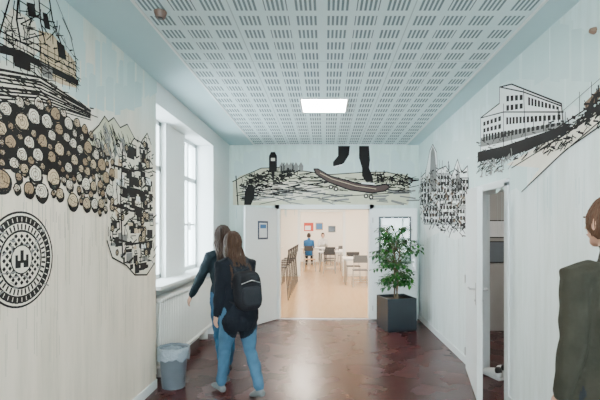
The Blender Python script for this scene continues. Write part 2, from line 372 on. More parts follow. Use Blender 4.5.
# ------------------------------------------------------------ waste bin
m=MB(); n=28; prof=[(.105,.0),(.11,.004),(.135,.36),(.148,.365),(.148,.385),(.138,.387),(.132,.37),(.105,.02)]
vs=[];fs=[]
for r,z in prof:
    for j in range(n):
        a=2*math.pi*j/n; vs.append((r*math.cos(a)*(1.0),r*math.sin(a)*.85,z))
for i in range(len(prof)-1):
    for j in range(n): fs.append((i*n+j,i*n+(j+1)%n,(i+1)*n+(j+1)%n,(i+1)*n+j))
fs.append(tuple(range(n))); m.add(vs,fs,'bin')
vs=[];fs=[]; pr=[(.152,.29),(.157,.34),(.155,.392),(.146,.40),(.128,.36),(.10,.25),(.02,.22)]
for i,(r,z) in enumerate(pr):
    for j in range(n):
        a=2*math.pi*j/n; rr=r+U(-.004,.004)*(1 if i in(1,2,4,5) else 0); zz=z+(U(-.03,.02) if i==0 else U(-.004,.004)); vs.append((rr*math.cos(a),rr*.86*math.sin(a),zz))
for i in range(len(pr)-1):
    for j in range(n): fs.append((i*n+j,i*n+(j+1)%n,(i+1)*n+(j+1)%n,(i+1)*n+j))
m.add(vs,fs,'liner'); m.obj('waste_bin',loc=(-1.485,4.12,.001),smooth=True)

# ------------------------------------------------------------ ficus in planter
pe=empty('potted_ficus',(1.11,6.55,0),math.radians(14))
m=MB(); a=.235; tk=.02; h=.50
m.box((-a+.01,-a+.01,0),(a-.01,a-.01,.03),'planter')
for lo,hi in(((-a,-a,.02),(a,-a+tk,h)),((-a,a-tk,.02),(a,a,h)),((-a,-a+tk,.02),(-a+tk,a-tk,h)),((a-tk,-a+tk,.02),(a,a-tk,h))): m.box(lo,hi,'planter')
m.box((-a+tk,-a+tk,.03),(a-tk,a-tk,h-.04),'soil'); m.obj('planter',parent=pe,bevel=.004)
m=MB(); trunks=[]
for k in range(3):
    a0=2*math.pi*k/3; pts=[];rr=[]
    for t in range(9):
        s=t/8; w=a0+s*5.0; q=.028*(1-s*.4)+.05*s*s
        pts.append(Vector((math.cos(w)*q,math.sin(w)*q,.45+s*.92))); rr.append(.014*(1-s*.6))
    m.tube(pts,rr,'bark',8); trunks.append(pts)
leaves=[]
for bI in range(76):
    tp=random.choice(trunks); s=U(.18,1.0); idx=s*8; i0=min(int(idx),7); p=tp[i0].lerp(tp[i0+1],idx-i0)
    az=U(0,2*math.pi); rad=(.14+.24*math.sin(min(1,(1-s)*1.5+.18)*math.pi*.8))*U(.6,1.1); up=U(.05,.26)*(1.2 if s>.8 else 1)
    pts=[];
    for t in range(7):
        q=t/6; pts.append(p+Vector((math.cos(az)*rad*q,math.sin(az)*rad*q,up*math.sin(q*1.9)*1.1-.05*q*q)))
    m.tube(pts,[.005*(1-.7*q/6) for q in range(7)],'bark',5)
    for t in range(11):
        q=.22+.78*t/10; f=q*6; j=min(int(f),5); c=pts[j].lerp(pts[j+1],f-j)
        side=1 if t%2 else -1
        d=Vector((math.cos(az+side*U(.5,1.4)),math.sin(az+side*U(.5,1.4)),U(-1.0,.25))); d.normalize()
        leaves.append((c,d,U(.065,.11)))
m.obj('trunk',parent=pe,smooth=True)
m=MB()
for c,d,L in leaves:
    sd=d.cross(Vector((0,0,1)));sd.normalize(); up=sd.cross(d); w=L*.25
    prof=[(0,0.04,0),(.25,.8,.02),(.5,1,.02),(.78,.6,-.03),(1,.0,-.10)]
    vs=[];fs=[]
    for q,ww,zz in prof:
        cc=c+d*(.012+L*q)+up*zz*L
        vs+= [cc-sd*w*ww+up*w*.35*ww, cc, cc+sd*w*ww+up*w*.35*ww]
    for i in range(4):
        fs+=[(i*3,i*3+1,i*3+4,i*3+3),(i*3+1,i*3+2,i*3+5,i*3+4)]
    m.add(vs,fs,'leafA' if R()<.68 else 'leafB')
m.obj('foliage',parent=pe,smooth=True)

# ------------------------------------------------------------ murals (flat paint on the walls)
INK=mat('mural_ink',(.014,.012,.012),.7,spec=.2); TAN=mat('mural_tan',(.40,.28,.16),.6,noise=.3,nscale=14); TAN2=mat('mural_light_tan',(.62,.49,.32),.6,noise=.2,nscale=14)
RUST=mat('mural_rust',(.07,.038,.034),.6,noise=.3); CREAM=mat('mural_cream',(.80,.76,.64),.6,noise=.06); TEAL=mat('mural_pale_teal',(.52,.68,.67),.6,noise=.08,nscale=5)
TEAL2=mat('mural_paler_teal',(.60,.75,.73),.6,noise=.06,nscale=5); GREY=mat('mural_grey',(.20,.20,.19),.6,noise=.25); DRIP=mat('mural_drip',(.60,.56,.45),.6); DRIPT=mat('mural_drip_teal',(.52,.67,.67),.6); WHITE=mat('mural_white',(.84,.88,.86),.6); SAND=mat('mural_sand',(.62,.62,.46),.6,noise=.15,nscale=6)
BROWN=mat('mural_brown',(.18,.11,.065),.6,noise=.3)
class Mural(MB):
    def __init__(s,wall):
        super().__init__(); s.w=wall; s.c=0
    def P(s,u,v,k):
        o=.0012+.0006*k+(s.c%250)*2e-6
        if s.w=='L': return (XL+o,u,v)
        if s.w=='R': return (XR-o,u,v)
        return (u,YB-o,v)
    def px(s,x,y):   # survey of the wall taken from the photograph -> wall coordinates (metres)
        if s.w=='B': d=YB; return ((x-VX)*d/F, EYE-(y-VY)*d/F)
        d=(XL if s.w=='L' else XR)*F/(x-VX); return (d,EYE-(y-VY)*d/F)
    def poly(s,pts,mt,k=1,px=True):
        s.c+=1
        if px: pts=[s.px(*p) for p in pts]
        tri=tessellate_polygon([[Vector((a,b,0)) for a,b in pts]])
        s.add([s.P(a,b,k) for a,b in pts],[tuple(t) for t in tri],mt)
    def line(s,pts,w=.006,mt=None,k=4,px=True,jit=0):
        if px: pts=[s.px(*p) for p in pts]
        pts=[Vector((a+U(-jit,jit),b+U(-jit,jit))) for a,b in pts]
        vs=[];fs=[]
        for a,b in zip(pts,pts[1:]):
            d=b-a
            if d.length<1e-6: continue
            s.c+=1
            d.normalize(); nn=Vector((-d.y,d.x))*w/2; e=d*w*.3; o=len(vs)
            vs+= [s.P(*(a+nn-e),k),s.P(*(b+nn+e),k),s.P(*(b-nn+e),k),s.P(*(a-nn-e),k)]; fs.append((o,o+1,o+2,o+3))
        s.add(vs,fs,mt or INK)
    def disc(s,c,r,mt,k=2,n=18,jit=0,ry=None):
        ry=ry or r; pts=[(c[0]+(r+U(-jit,jit))*math.cos(2*math.pi*i/n),c[1]+(ry+U(-jit,jit))*math.sin(2*math.pi*i/n)) for i in range(n)]
        s.poly(pts,mt,k,px=False)
    def ring(s,c,r,w,mt=None,k=4,n=24,jit=0,ry=None):
        ry=ry or r; pts=[(c[0]+(r+U(-jit,jit))*math.cos(2*math.pi*i/n),c[1]+(ry+U(-jit,jit))*math.sin(2*math.pi*i/n)) for i in range(n)]; s.line(pts+[pts[0]],w,mt,k,px=False)
    def grid(s,q,nx,ny,w=.005,fill=None,k=3,mt=None):
        q=[Vector(s.px(*p)) for p in q]
        def at(a,b): return (q[0].lerp(q[1],a)).lerp(q[3].lerp(q[2],a),b)
        for i in range(nx):
            for j in range(ny):
                a0,a1=(i+.18)/nx,(i+.82)/nx; b0,b1=(j+.2)/ny,(j+.8)/ny
                s.poly([tuple(at(a0,b0)),tuple(at(a1,b0)),tuple(at(a1,b1)),tuple(at(a0,b1))],fill or INK,k,px=False)
    def skyline(s,x0,x1,yb,yt,mt,k=0,step=(5,12)):
        x=x0
        while x<x1:
            w=U(*step); t=yt+U(0,1)*(yb-yt)*.6
            s.poly([(x,yb+U(-4,6)),(x,t),(x+w*.3,t-U(0,4)),(x+w,t+U(-2,2)),(x+w,yb+U(-4,6))],mt,k); x+=w*U(.8,1.3)
    def scrib(s,poly,n,L,w=.004,mt=None,k=5,ang=None):
        P=[s.px(*p) for p in poly]; us=[p[0] for p in P]; vs_=[p[1] for p in P]; c=0;tr=0
        while c<n and tr<n*30:
            tr+=1; u,v=U(min(us),max(us)),U(min(vs_),max(vs_))
            if inside(u,v,P):
                a=(random.choice([0,math.pi/2,.4,-.5])+U(-.15,.15)) if ang is None else ang+U(-.25,.25)
                l=U(.4,1)*L; s.line([(u,v),(u+math.cos(a)*l*.5,v+math.sin(a)*l*.5),(u+math.cos(a+U(-.3,.3))*l,v+math.sin(a)*l)],w*U(.6,1.5),mt,k,px=False); c+=1
    def drips(s,x0,x1,y0,y1,n,mt,w=.004,k=0):
        for _ in range(n):
            x=U(x0,x1); y=U(y0,(y0+y1)/2); s.line([(x,y),(x,U(y+10,y1))],w*U(.6,1.3),mt,k)
def inside(x,y,P):
    r=False;j=len(P)-1
    for i in range(len(P)):
        if (P[i][1]>y)!=(P[j][1]>y) and x<(P[j][0]-P[i][0])*(y-P[i][1])/(P[j][1]-P[i][1])+P[i][0]: r=not r
        j=i
    return r

# --- left wall mural
w=Mural('L')
w.skyline(62,150,96,30,TEAL2,0,(4,9)); w.skyline(75,140,110,60,TEAL,1,(4,8)); w.skyline(-60,70,60,-30,TEAL2,0,(12,22))
w.poly([(2,20),(12,8),(35,22),(40,50),(30,60),(4,50)],CREAM,1)
w.poly([(38,30),(52,34),(75,62),(76,88),(60,84),(40,72)],TAN2,1)
w.line([(18,-8),(16,20),(20,42)],.014); w.line([(38,-6),(40,22),(45,45)],.012); w.line([(48,-6),(52,20),(62,48)],.012)
w.line([(18,0),(40,14),(20,24),(44,34),(22,40)],.007); w.line([(38,2),(50,10),(42,20),(56,30),(46,40)],.006)
w.poly([(26,2),(34,4),(36,18),(28,16)],INK,3); w.poly([(42,12),(47,14),(50,30),(44,28)],INK,3); w.poly([(56,40),(64,46),(66,60),(58,56)],INK,3)
for t in range(5): w.line([(-40,22+t*7-20),(20,36+t*6),(76,66+t*5)],.005+.004*(t%2))
for x in range(-30,76,7): w.line([(x,20+(x+30)*.42-8),(x+1,52+(x+30)*.38)],.006)
w.poly([(-40,36),(20,50),(78,80),(78,86),(20,58),(-40,44)],INK,3)
w.poly([(12,52),(30,60),(30,72),(14,66)],INK,3); w.poly([(40,62),(52,68),(52,80),(42,76)],GREY,3)
w.line([(62,18),(70,36),(76,64)],.008); w.line([(54,-4),(72,40)],.005); w.line([(10,-5),(0,30),(-8,60)],.010)
w.scrib([(0,10),(40,5),(76,60),(76,88),(0,60)],130,.09,.006)
tp=[(-60,60),(0,68),(40,76),(90,108),(92,118),(60,112),(30,104),(-60,104)]
w.poly(tp,CREAM,1)
for t in range(9):
    w.line([(-60,62+t*5),(0,70+t*4.2),(40,78+t*3.4),(90,110+t*1.2)],U(.006,.014),INK,3,jit=.004)
w.scrib(tp,80,.10,.007,ang=.05)
lp=[(-60,96),(0,104),(45,100),(78,124),(112,152),(113,178),(104,217),(85,206),(60,198),(30,190),(-60,188)]
P=[w.px(*p) for p in lp]
lp2=[(-60,96),(0,104),(45,100),(78,124),(108,152),(100,172),(84,180),(50,176),(20,170),(-60,168)]
w.poly(lp2,INK,1)
placed=[]; tr=0
while tr<9000:
    tr+=1; u,v=U(1.5,3.5),U(1.4,2.5); rr=U(.032,.058) if tr<5000 else U(.018,.03)
    if inside(u,v,P) and all((u-a)**2+(v-b)**2>((rr+q)*.99)**2 for a,b,q in placed): placed.append((u,v,rr))
for cu,cv,rr in placed:
    w.disc((cu+.008,cv-.012),rr*1.12,INK,2,14,.003)
    w.disc((cu,cv),rr,random.choice([TAN,TAN2,TAN2,CREAM,CREAM]),4,14,.005); w.ring((cu,cv),rr*.97,.008,INK,5,14,.004)
    w.ring((cu,cv),rr*.62,.004,BROWN,5,12,.003); w.ring((cu,cv),rr*.32,.004,BROWN,5,10,.002)
    w.line([(cu-rr*.8,cv-rr*.5),(cu-rr*.2,cv-rr*.85),(cu+rr*.6,cv-rr*.7)],rr*.25,INK,6,px=False)
    for _ in range(2):
        a=U(0,6.3); w.line([(cu+math.cos(a)*rr*.1,cv+math.sin(a)*rr*.1),(cu+math.cos(a)*rr*.8,cv+math.sin(a)*rr*.8)],.004,INK,6,px=False)
w.drips(0,112,195,330,46,DRIP,.005); w.drips(10,110,190,250,20,GREY,.0025); w.drips(0,60,306,380,12,DRIP,.005); w.drips(110,150,272,340,12,DRIP,.005)
# manhole cover
c=(2.28,1.385)
w.disc(c,.262,INK,2,48); w.disc(c,.250,CREAM,3,48); w.ring(c,.218,.040,INK,4,40); w.ring(c,.155,.012,INK,4,36)
for i in range(40):
    a=2*math.pi*i/40
    w.line([(c[0]+math.cos(a)*.208,c[1]+math.sin(a)*.208),(c[0]+math.cos(a)*.228,c[1]+math.sin(a)*.228)],.005,CREAM,5,px=False)
    w.line([(c[0]+math.cos(a)*.166,c[1]+math.sin(a)*.166),(c[0]+math.cos(a)*.190,c[1]+math.sin(a)*.190)],.012,INK,4,px=False)
for i in range(-7,8):
    for j in range(-7,8):
        x,y=i*.021,j*.021
        if x*x+y*y<.145**2 and (i+j)%2==0: w.poly([(c[0]+x-.014,c[1]+y),(c[0]+x,c[1]+y-.014),(c[0]+x+.014,c[1]+y),(c[0]+x,c[1]+y+.014)],INK,4,px=False)
w.disc(c,.082,INK,5,30); w.disc(c,.074,CREAM,6,30)
def cs(x0,y0,x1,y1,k=7,mt=INK): w.poly([(c[0]+x0,c[1]+y0),(c[0]+x1,c[1]+y0),(c[0]+x1,c[1]+y1),(c[0]+x0,c[1]+y1)],mt,k,px=False)
cs(-.05,-.045,.05,-.005); cs(-.05,-.01,-.03,.025); cs(.03,-.01,.05,.025); cs(-.013,-.01,.013,.05); cs(-.01,-.045,.01,-.02,8,CREAM)
w.scrib([(-10,215),(46,225),(46,290),(-10,300)],50,.05,.007,GREY,5)
w.poly([(84,143),(92,132),(98,126),(104,116),(108,122),(113,118),(120,128),(127,124),(134,138),(136,146),(110,150)],SAND,1)
w.line([(84,143),(92,132),(98,126),(104,116),(108,122),(113,118),(120,128),(127,124),(134,138),(138,142)],.010,jit=.004)
w.scrib([(90,136),(104,118),(120,130),(134,140),(120,150),(95,148)],60,.10,.007,ang=-1.0)
w.scrib([(90,138),(104,124),(120,134),(130,146),(100,150)],30,.10,.014,GREY,ang=-1.1)
# tall machine drawing
q=[(112,152),(118,140),(128,148),(134,138),(141,142),(147,134),(151,144),(153,205),(154,262),(146,274),(134,276),(126,266),(112,258),(107,240),(111,205)]
w.poly(q,CREAM,2)
P=[w.px(*p) for p in q]
w.line([q[0],q[1],q[2],q[3],q[4],q[5],q[6]],.012,INK,4,jit=.01); w.line(q[8:14],.014,INK,4,jit=.01)
us=[p[0] for p in P]; c_=0; tr=0
while c_<190 and tr<20000:
    tr+=1; u,v=U(min(us),max(us)),U(1.15,2.35)
    a,b=U(.03,.14),U(.02,.09)
    if inside(u,v,P) and inside(u+a,v+b,P) and inside(u+a,v,P):
        ty=R()
        if ty<.46: w.poly([(u,v),(u+a,v+U(-.01,.01)),(u+a,v+b),(u,v+b)],INK,3,px=False)
        elif ty<.64: w.poly([(u,v),(u+a,v),(u+a,v+b),(u,v+b)],random.choice([GREY,TAN2,WHITE,CREAM]),4,px=False)
        elif ty<.82: w.line([(u,v),(u+a,v),(u+a,v+b),(u,v+b),(u,v)],.010,INK,4,px=False)
        else:
            r=U(.02,.055); w.disc((u,v),r,INK,5,14); w.disc((u,v),r*.6,TAN2,6,12); w.ring((u,v),r*.35,.008,INK,7,8)
        c_+=1
w.scrib(q,170,.10,.010)
for yy in(165,205,238): w.line([(112,yy),(132,yy+6),(152,yy+3)],.018,INK,6)
w.line([(122,150),(120,200),(122,258)],.022,INK,6); w.line([(140,145),(141,205),(140,270)],.018,INK,6)
w.obj('mural_painting')

# --- right wall mural
w=Mural('R')
w.skyline(418,480,160,120,TEAL2,0,(4,8)); w.skyline(470,600,108,20,TEAL2,0,(7,13)); w.skyline(500,600,80,-10,TEAL,1,(9,16)); w.skyline(420,520,190,140,TEAL2,0,(4,8))
w.poly([(419,212),(420,178),(426,172),(430,150),(433,144),(437,152),(438,170),(446,166),(452,176),(458,160),(462,172),(468,165),(470,205),(468,236),(455,240),(440,232),(428,238)],WHITE,1)
w.line([(420,212),(421,178),(426,172),(430,150),(433,144),(437,152),(438,170),(446,166),(452,176),(458,160),(462,172),(468,165),(470,205)],.016,jit=.01)
w.poly([(430,176),(431,152),(433,146),(435,152),(437,176),(436,192),(431,192)],GREY,3); w.poly([(456,178),(458,164),(460,174),(461,190),(456,192)],GREY,3)
for gx,gy,gw,gh,nx,ny in((421,182,9,22,3,4),(438,174,12,26,4,4),(452,180,8,20,3,3),(460,178,9,28,3,4),(424,206,14,18,5,3),(440,204,16,20,5,3),(457,208,12,20,4,3)):
    w.line([(gx,gy),(gx+gw,gy),(gx+gw,gy+gh),(gx,gy+gh),(gx,gy)],.012,INK,4); w.grid([(gx,gy),(gx+gw,gy),(gx+gw,gy+gh),(gx,gy+gh)],nx,ny,k=3)
w.scrib([(420,180),(436,168),(468,170),(470,238),(444,232),(422,220)],400,.16,.014,INK)
w.scrib([(420,184),(436,176),(468,180),(470,230),(444,226),(422,214)],60,.10,.030,INK)
w.scrib([(420,184),(436,176),(468,180),(470,225),(444,222),(422,210)],40,.10,.025,BROWN)
w.drips(420,470,225,275,26,DRIPT,.006); w.drips(422,468,225,256,14,GREY,.004)
w.poly([(481,118),(500,103),(500,87),(512,84),(524,88),(562,104),(564,126),(524,140),(504,150),(481,153)],WHITE,1)
w.line([(481,118),(500,103),(500,87),(512,84),(562,104),(564,128),(504,150),(481,154),(481,118)],.012,jit=.003)
w.line([(500,87),(524,92),(562,106)],.010); w.line([(504,104),(504,150)],.012); w.line([(524,90),(526,142)],.010); w.line([(481,118),(504,112),(564,112)],.010)
w.grid([(506,94),(524,93),(524,110),(506,113)],4,2); w.grid([(528,94),(560,106),(560,111),(528,108)],9,1)
w.grid([(506,115),(562,113),(562,121),(506,127)],14,1); w.grid([(483,121),(502,114),(502,130),(483,134)],5,2)
w.poly([(481,138),(504,132),(564,122),(564,127),(504,142),(481,147)],GREY,2)
w.grid([(483,132),(562,121),(562,126),(483,144)],20,1,k=3)
w.poly([(478,152),(504,146),(566,125),(574,128),(548,142),(510,157),(478,162)],INK,3)
w.scrib([(480,140),(566,118),(575,140),(500,168),(478,168)],120,.09,.009)
w.scrib([(478,156),(530,142),(560,136),(520,160),(482,176)],70,.12,.009,ang=-.2); w.scrib([(482,160),(515,152),(508,170),(482,180)],40,.08,.014,GREY)
w.poly([(506,165),(560,134),(600,108),(640,70),(640,130),(600,124),(560,156),(524,190),(540,168)],CREAM,1)
for a in([(512,168),(560,138),(600,112),(650,72)],[(522,192),(560,156),(600,122),(650,88)],[(528,186),(566,150),(600,126),(650,98)],[(506,160),(552,132),(600,100),(650,56)],[(540,150),(575,128),(600,104)]): w.line(a,.010,INK,4,jit=.003)
w.scrib([(540,150),(575,120),(600,92),(640,66),(640,110),(600,124),(560,152)],160,.08,.009)
w.scrib([(560,130),(584,108),(600,90),(640,74),(640,110),(600,118)],44,.06,.022,INK)
w.poly([(584,104),(590,98),(600,88),(640,56),(640,66),(600,98),(588,112)],BROWN,3)
w.line([(566,128),(566,112)],.006); w.line([(580,116),(580,92)],.006); w.line([(592,108),(592,82)],.006); w.line([(562,112),(620,62)],.004)
w.drips(480,600,150,240,30,DRIPT,.005)
for y in [1.3+.3*i for i in range(20)]:
    a,b=(y,.09),(y,2.98)
    if 3.6<y<4.8: w.line([(y,2.02),b],.002,TEAL2,0,px=False)
    else: w.line([a,b],.002,TEAL2,0,px=False)
w.obj('mural_painting.001')

# --- back wall mural
w=Mural('B')
w.skyline(234,410,176,152,TEAL2,0,(5,10))
w.poly([(233,196),(233,182),(240,176),(252,172),(262,168),(286,166),(300,170),(330,174),(362,172),(386,172),(408,175),(410,196),(408,205),(300,206),(233,205)],SAND,1)
w.poly([(240,186),(300,180),(330,192),(300,200),(250,202)],CREAM,2)
w.line([(233,182),(246,175),(262,168),(286,168),(300,171),(330,174),(362,173),(386,172),(410,177)],.016,jit=.012)
w.line([(236,196),(270,189),(300,191),(340,196),(408,192)],.014,jit=.01); w.line([(260,204),(300,196),(350,203)],.011,jit=.01)
w.scrib([(238,178),(270,170),(340,178),(408,176),(408,192),(300,190),(238,202)],170,.28,.012,INK,ang=.05)
w.scrib([(236,178),(262,172),(270,186),(244,202)],80,.13,.015,INK)
w.scrib([(236,190),(408,184),(408,202),(240,203)],60,.30,.022,GREY,ang=-.06,k=3)
w.scrib([(262,170),(300,172),(300,180),(262,182)],50,.10,.022,INK)
w.scrib([(370,174),(408,175),(408,186),(376,184)],50,.12,.018,INK)
w.poly([(269,172),(269,156),(271,152),(275,152),(277,156),(277,172)],INK,4); w.poly([(271,158),(275,158),(275,161),(271,161)],CREAM,5)
for x in(282,287,291,296,301): w.poly([(x-2,172),(x-2.6,166),(x,162),(x+2.4,166),(x+2,172)],GREY,4)
for x in(284,293): w.line([(x,172),(x,163)],.02)
w.poly([(244,205),(245,192),(248,185),(253,185),(255,192),(254,198),(251,205)],INK,5); u,v=w.px(251,181); w.disc((u,v),.045,INK,5)
w.line([(254,188),(262,184),(266,187)],.03,INK,5); w.line([(236,176),(238,205)],.02,INK)
w.drips(236,300,204,218,14,DRIPT,.008)
w.poly([(338,146),(350,146),(349,155),(344,163),(338,167),(333,166),(333,162),(338,156)],INK,6)
w.poly([(359,146),(369,146),(370,160),(369,168),(362,168),(359,158)],INK,6); w.poly([(362,168),(369,168),(373,178),(373,182),(366,182),(362,176)],INK,7); w.line([(362,183),(374,184)],.03,WHITE,9)
w.line([(334,167),(342,165)],.022,WHITE,7)
bd=[(314,169),(318,169),(330,176),(356,183),(376,186),(386,184),(390,187),(385,191),(372,193),(350,190),(328,182),(316,174)]
w.poly(bd,RUST,7); w.line(bd+[bd[0]],.022,INK,8)
w.line([(320,173),(332,179),(356,186),(376,189)],.010,TAN2,9)
for x,y in((331,187),(336,189),(366,196),(371,197)): 
    u,v=w.px(x,y); w.disc((u,v),.042,INK,8); w.disc((u,v),.02,CREAM,9)
w.obj('mural_painting.002')

# ------------------------------------------------------------ people
SK=mat('skin',(.52,.30,.21),.55,noise=.06,nscale=12)
def cloth(name,c,b=.5,n=.18): return mat(name,c,.9,noise=n,nscale=12,bump=b,bscale=22,spec=.2)
def person(name,loc,rz,sc,colors,pose,hair,haircol,voxel=.008,hairlen=.3,lean=.05,bulk=1.0,female=True,head_turn=0,top_hem=.86,fold=.003):
    """figure faces local +Y, feet on z=0"""
    root=empty(name,loc,rz,sc); mb=MB(); seg=[]
    mats={'skin':SK,'top':colors[0],'pants':colors[1],'shoe':colors[2]}
    def tb(pts,rad,lab,n=12,ref=(1,0,0)):
        mb.tube(pts,rad,'white',n,ref)
        rr=[q if not isinstance(q,(tuple,list)) else (q[0]+q[1])/2 for q in (rad if isinstance(rad,(list,tuple)) else [rad]*len(pts))]
        for i in range(len(pts)-1): seg.append((Vector(pts[i]),Vector(pts[i+1]),rr[i],rr[i+1],lab))
    def leg(sx,th,kn,out=0,footp=0):
        hip=Vector((sx*.088,0,0)); d=Vector((sx*out,math.sin(th),-math.cos(th))).normalized(); knee=hip+d*.43
        a=th-kn; d2=Vector((sx*out*.3,math.sin(a),-math.cos(a))).normalized(); ank=knee+d2*.41
        return hip,knee,ank,footp
    L=leg(-1,*pose['legL']); Rr=leg(1,*pose['legR'])
    def low(l):
        f=l[3]; toe=l[2]+Vector((0,.16*math.cos(f),-.055+.16*math.sin(f))); heel=l[2]+Vector((0,-.05*math.cos(f),-.06-.05*math.sin(f)))
        return min(toe.z-.025,heel.z-.028)
    zp=pose.get('pelvis',None)
    if zp is None: zp=-min(low(L),low(Rr))
    o=Vector((0,0,zp))
    for l,sx in((L,-1),(Rr,1)):
        h,k,a,f=[q+o if isinstance(q,Vector) else q for q in l]
        k1=h.lerp(k,.5); c1=k.lerp(a,.35)+Vector((0,-.012,0))
        tb([h+Vector((0,0,.02)),k1,k,c1,a+(k-a).normalized()*.03],[.092*bulk,.080*bulk,.064,.066,.056],'pants')
        cf,sf=math.cos(f),math.sin(f)
        tb([a+Vector((0,0,.03)),a+Vector((0,0,-.02))],[.036,.036],'shoe')
        tb([a+Vector((0,-.045*cf,-.048-.045*sf)),a+Vector((0,.03*cf,-.035+.03*sf)),a+Vector((0,.11*cf,-.052+.11*sf)),a+Vector((0,.165*cf,-.06+.165*sf))],[(.036,.036),(.041,.044),(.046,.032),(.036,.022)],'shoe')
    zz=zp-.93+.03  # torso heights measured for hip at .90
    def T(x,y,z): # torso point with lean
        return Vector((x,y+lean*(z-.93)*1.0,z+zz))
    w=1.0 if female else 1.12
    tb([T(0,0,.84),T(0,-.01,.92),T(0,0,1.0)],[(.13,.10),(.165*bulk,.125*bulk),(.15*bulk,.11)],'pants')
    tb([T(0,0,top_hem),T(0,-.005,.95),T(0,0,1.08),T(0,.005,1.22),T(0,0,1.34),T(0,-.005,1.42),T(0,-.005,1.455)],
       [(.172*bulk*w,.13*bulk),(.168*bulk*w,.13*bulk),(.145*bulk*w,.11*bulk),(.165*bulk*w,.125*bulk),(.175*bulk*w,.11*bulk),(.14*w,.085),(.075,.065)],'top',16)
    tb([T(0,-.005,1.43),T(0,0,1.485)],[(.075,.07),(.062,.062)],'top')
    tb([T(0,0,1.44),T(0,.01,1.54),T(0,.015,1.58)],[.05,.048,.05],'skin')
    hc=T(0,.03,1.625)
    RT=Matrix.Rotation(head_turn,3,'Z')
    def Hh(x,y,z): return hc+RT@Vector((x,y,z))
    mb.ell(hc,(.074,.093,.112),'white',20,14,RT); seg.append((hc+Vector((0,0,-.03)),hc+Vector((0,0,.03)),.085,.085,'skin'))
    tb([Hh(0,.035,-.07),Hh(0,.065,-.085)],[(.048,.04),(.03,.025)],'skin')   # jaw / chin
    tb([Hh(0,.088,.015),Hh(0,.108,-.022)],[.009,.014],'skin',8)              # nose
    tb([Hh(-.035,.078,.028),Hh(0,.088,.03),Hh(.035,.078,.028)],[.010,.012,.010],'skin',8)
    tb([Hh(-.018,.086,-.055),Hh(.018,.086,-.055)],[.009,.009],'skin',8)
    for sx in(-1,1): mb.ell(Hh(sx*.076,-.005,-.005),(.009,.02,.032),'white',8,6,RT)
    # arms
    for sx,key in((-1,'armL'),(1,'armR')):
        fw,out,bend=pose[key][:3]
        s=T(sx*.165*w,-.005,1.395)
        d=Vector((sx*math.sin(out),math.sin(fw)*math.cos(out),-math.cos(fw)*math.cos(out))).normalized(); e=s+d*.27
        a=fw+bend; o2=pose[key][3] if len(pose[key])>3 else out*.6
        d2=Vector((sx*math.sin(o2),math.sin(a)*math.cos(o2),-math.cos(a)*math.cos(o2))).normalized(); wr=e+d2*.245
        tb([T(sx*.11*w,-.005,1.40),s,s.lerp(e,.5),e,e.lerp(wr,.5),wr-d2*.005],[.062*bulk,.066*bulk,.056*bulk,.049*bulk,.045*bulk,.036],'top')
        tb([wr-d2*.02,wr+d2*.015],[(.024,.02),(.026,.019)],'skin',10)
        fwd=Vector((0,math.cos(a),math.sin(a))); wv=(fwd-d2*d2.dot(fwd)).normalized(); nv=wv.cross(d2).normalized()
        if nv.x*sx>0: nv=-nv     # palm faces the body
        tb([wr+d2*.01,wr+d2*.05,wr+d2*.085],[(.030,.015),(.040,.015),(.038,.013)],'skin',10,ref=tuple(wv))
        for i,(off,ln) in enumerate(((.030,.068),(.010,.076),(-.010,.071),(-.029,.056))):
            p=wr+d2*.08+wv*off; q=[p]; cd=d2.copy()
            for t,(ll,cu) in enumerate(((.42,.25),(.33,.35),(.25,.35))):
                cd=(cd*math.cos(cu)+nv*math.sin(cu)).normalized() if t==0 else (cd+nv*cu).normalized(); p=p+cd*ln*ll; q.append(p)
            tb(q,[.0095,.009,.0085,.0075],'skin',8,ref=tuple(wv))
        p=wr+d2*.02+wv*.028
        tb([p,p+d2*.028+wv*.022+nv*.008,p+d2*.058+wv*.030+nv*.016],[.012,.0105,.0085],'skin',8)
    me0=D.meshes.new('tmp'); me0.from_pydata(mb.v,[],mb.f); ob0=D.objects.new('tmp',me0); COL.objects.link(ob0)
    rm=ob0.modifiers.new('r','REMESH'); rm.mode='VOXEL'; rm.voxel_size=voxel
    sm=ob0.modifiers.new('s','SMOOTH'); sm.factor=.5; sm.iterations=2
    C.view_layer.update(); dg=C.evaluated_depsgraph_get(); me=D.meshes.new_from_object(ob0.evaluated_get(dg)); D.objects.remove(ob0)
    me.materials.clear()
    labs=['skin','top','pants','shoe']
    for l in labs: me.materials.append(mats[l])
    n=len(me.polygons); ct=np.zeros(n*3,np.float32); me.polygons.foreach_get('center',ct); ct=ct.reshape(-1,3)
    best=np.full(n,1e9); idx=np.zeros(n,np.int32)
    for a,b,ra,rb,l in seg:
        a_=np.array(a);d=np.array(b)-a_; L2=max(1e-9,(d*d).sum()); t=np.clip(((ct-a_)@d)/L2,0,1)
        ds=np.linalg.norm(ct-(a_+t[:,None]*d),axis=1)-(ra+(rb-ra)*t)
        if l=='top': ds=ds-.003
        mk=ds<best; best[mk]=ds[mk]; idx[mk]=labs.index(l)
    me.polygons.foreach_set('material_index',idx); me.polygons.foreach_set('use_smooth',[True]*n)
    nv=len(me.vertices); co=np.zeros(nv*3,np.float32); me.vertices.foreach_get('co',co); co=co.reshape(-1,3); nr=np.zeros(nv*3,np.float32); me.vertices.foreach_get('normal',nr); nr=nr.reshape(-1,3)
    vl=np.zeros(nv,bool)
    for pl in me.polygons:
        if idx[pl.index] in(1,2):
            for v_ in pl.vertices: vl[v_]=True
    amp=fold*(np.sin(co[:,2]*42+np.sin(co[:,0]*23)*2.5+co[:,1]*31)+.6*np.sin(co[:,2]*19-co[:,0]*38+co[:,1]*27))
    co+=nr*(amp*vl)[:,None]; me.vertices.foreach_set('co',co.ravel()); me.update()
    ob=D.objects.new('body',me); COL.objects.link(ob); ob.parent=root
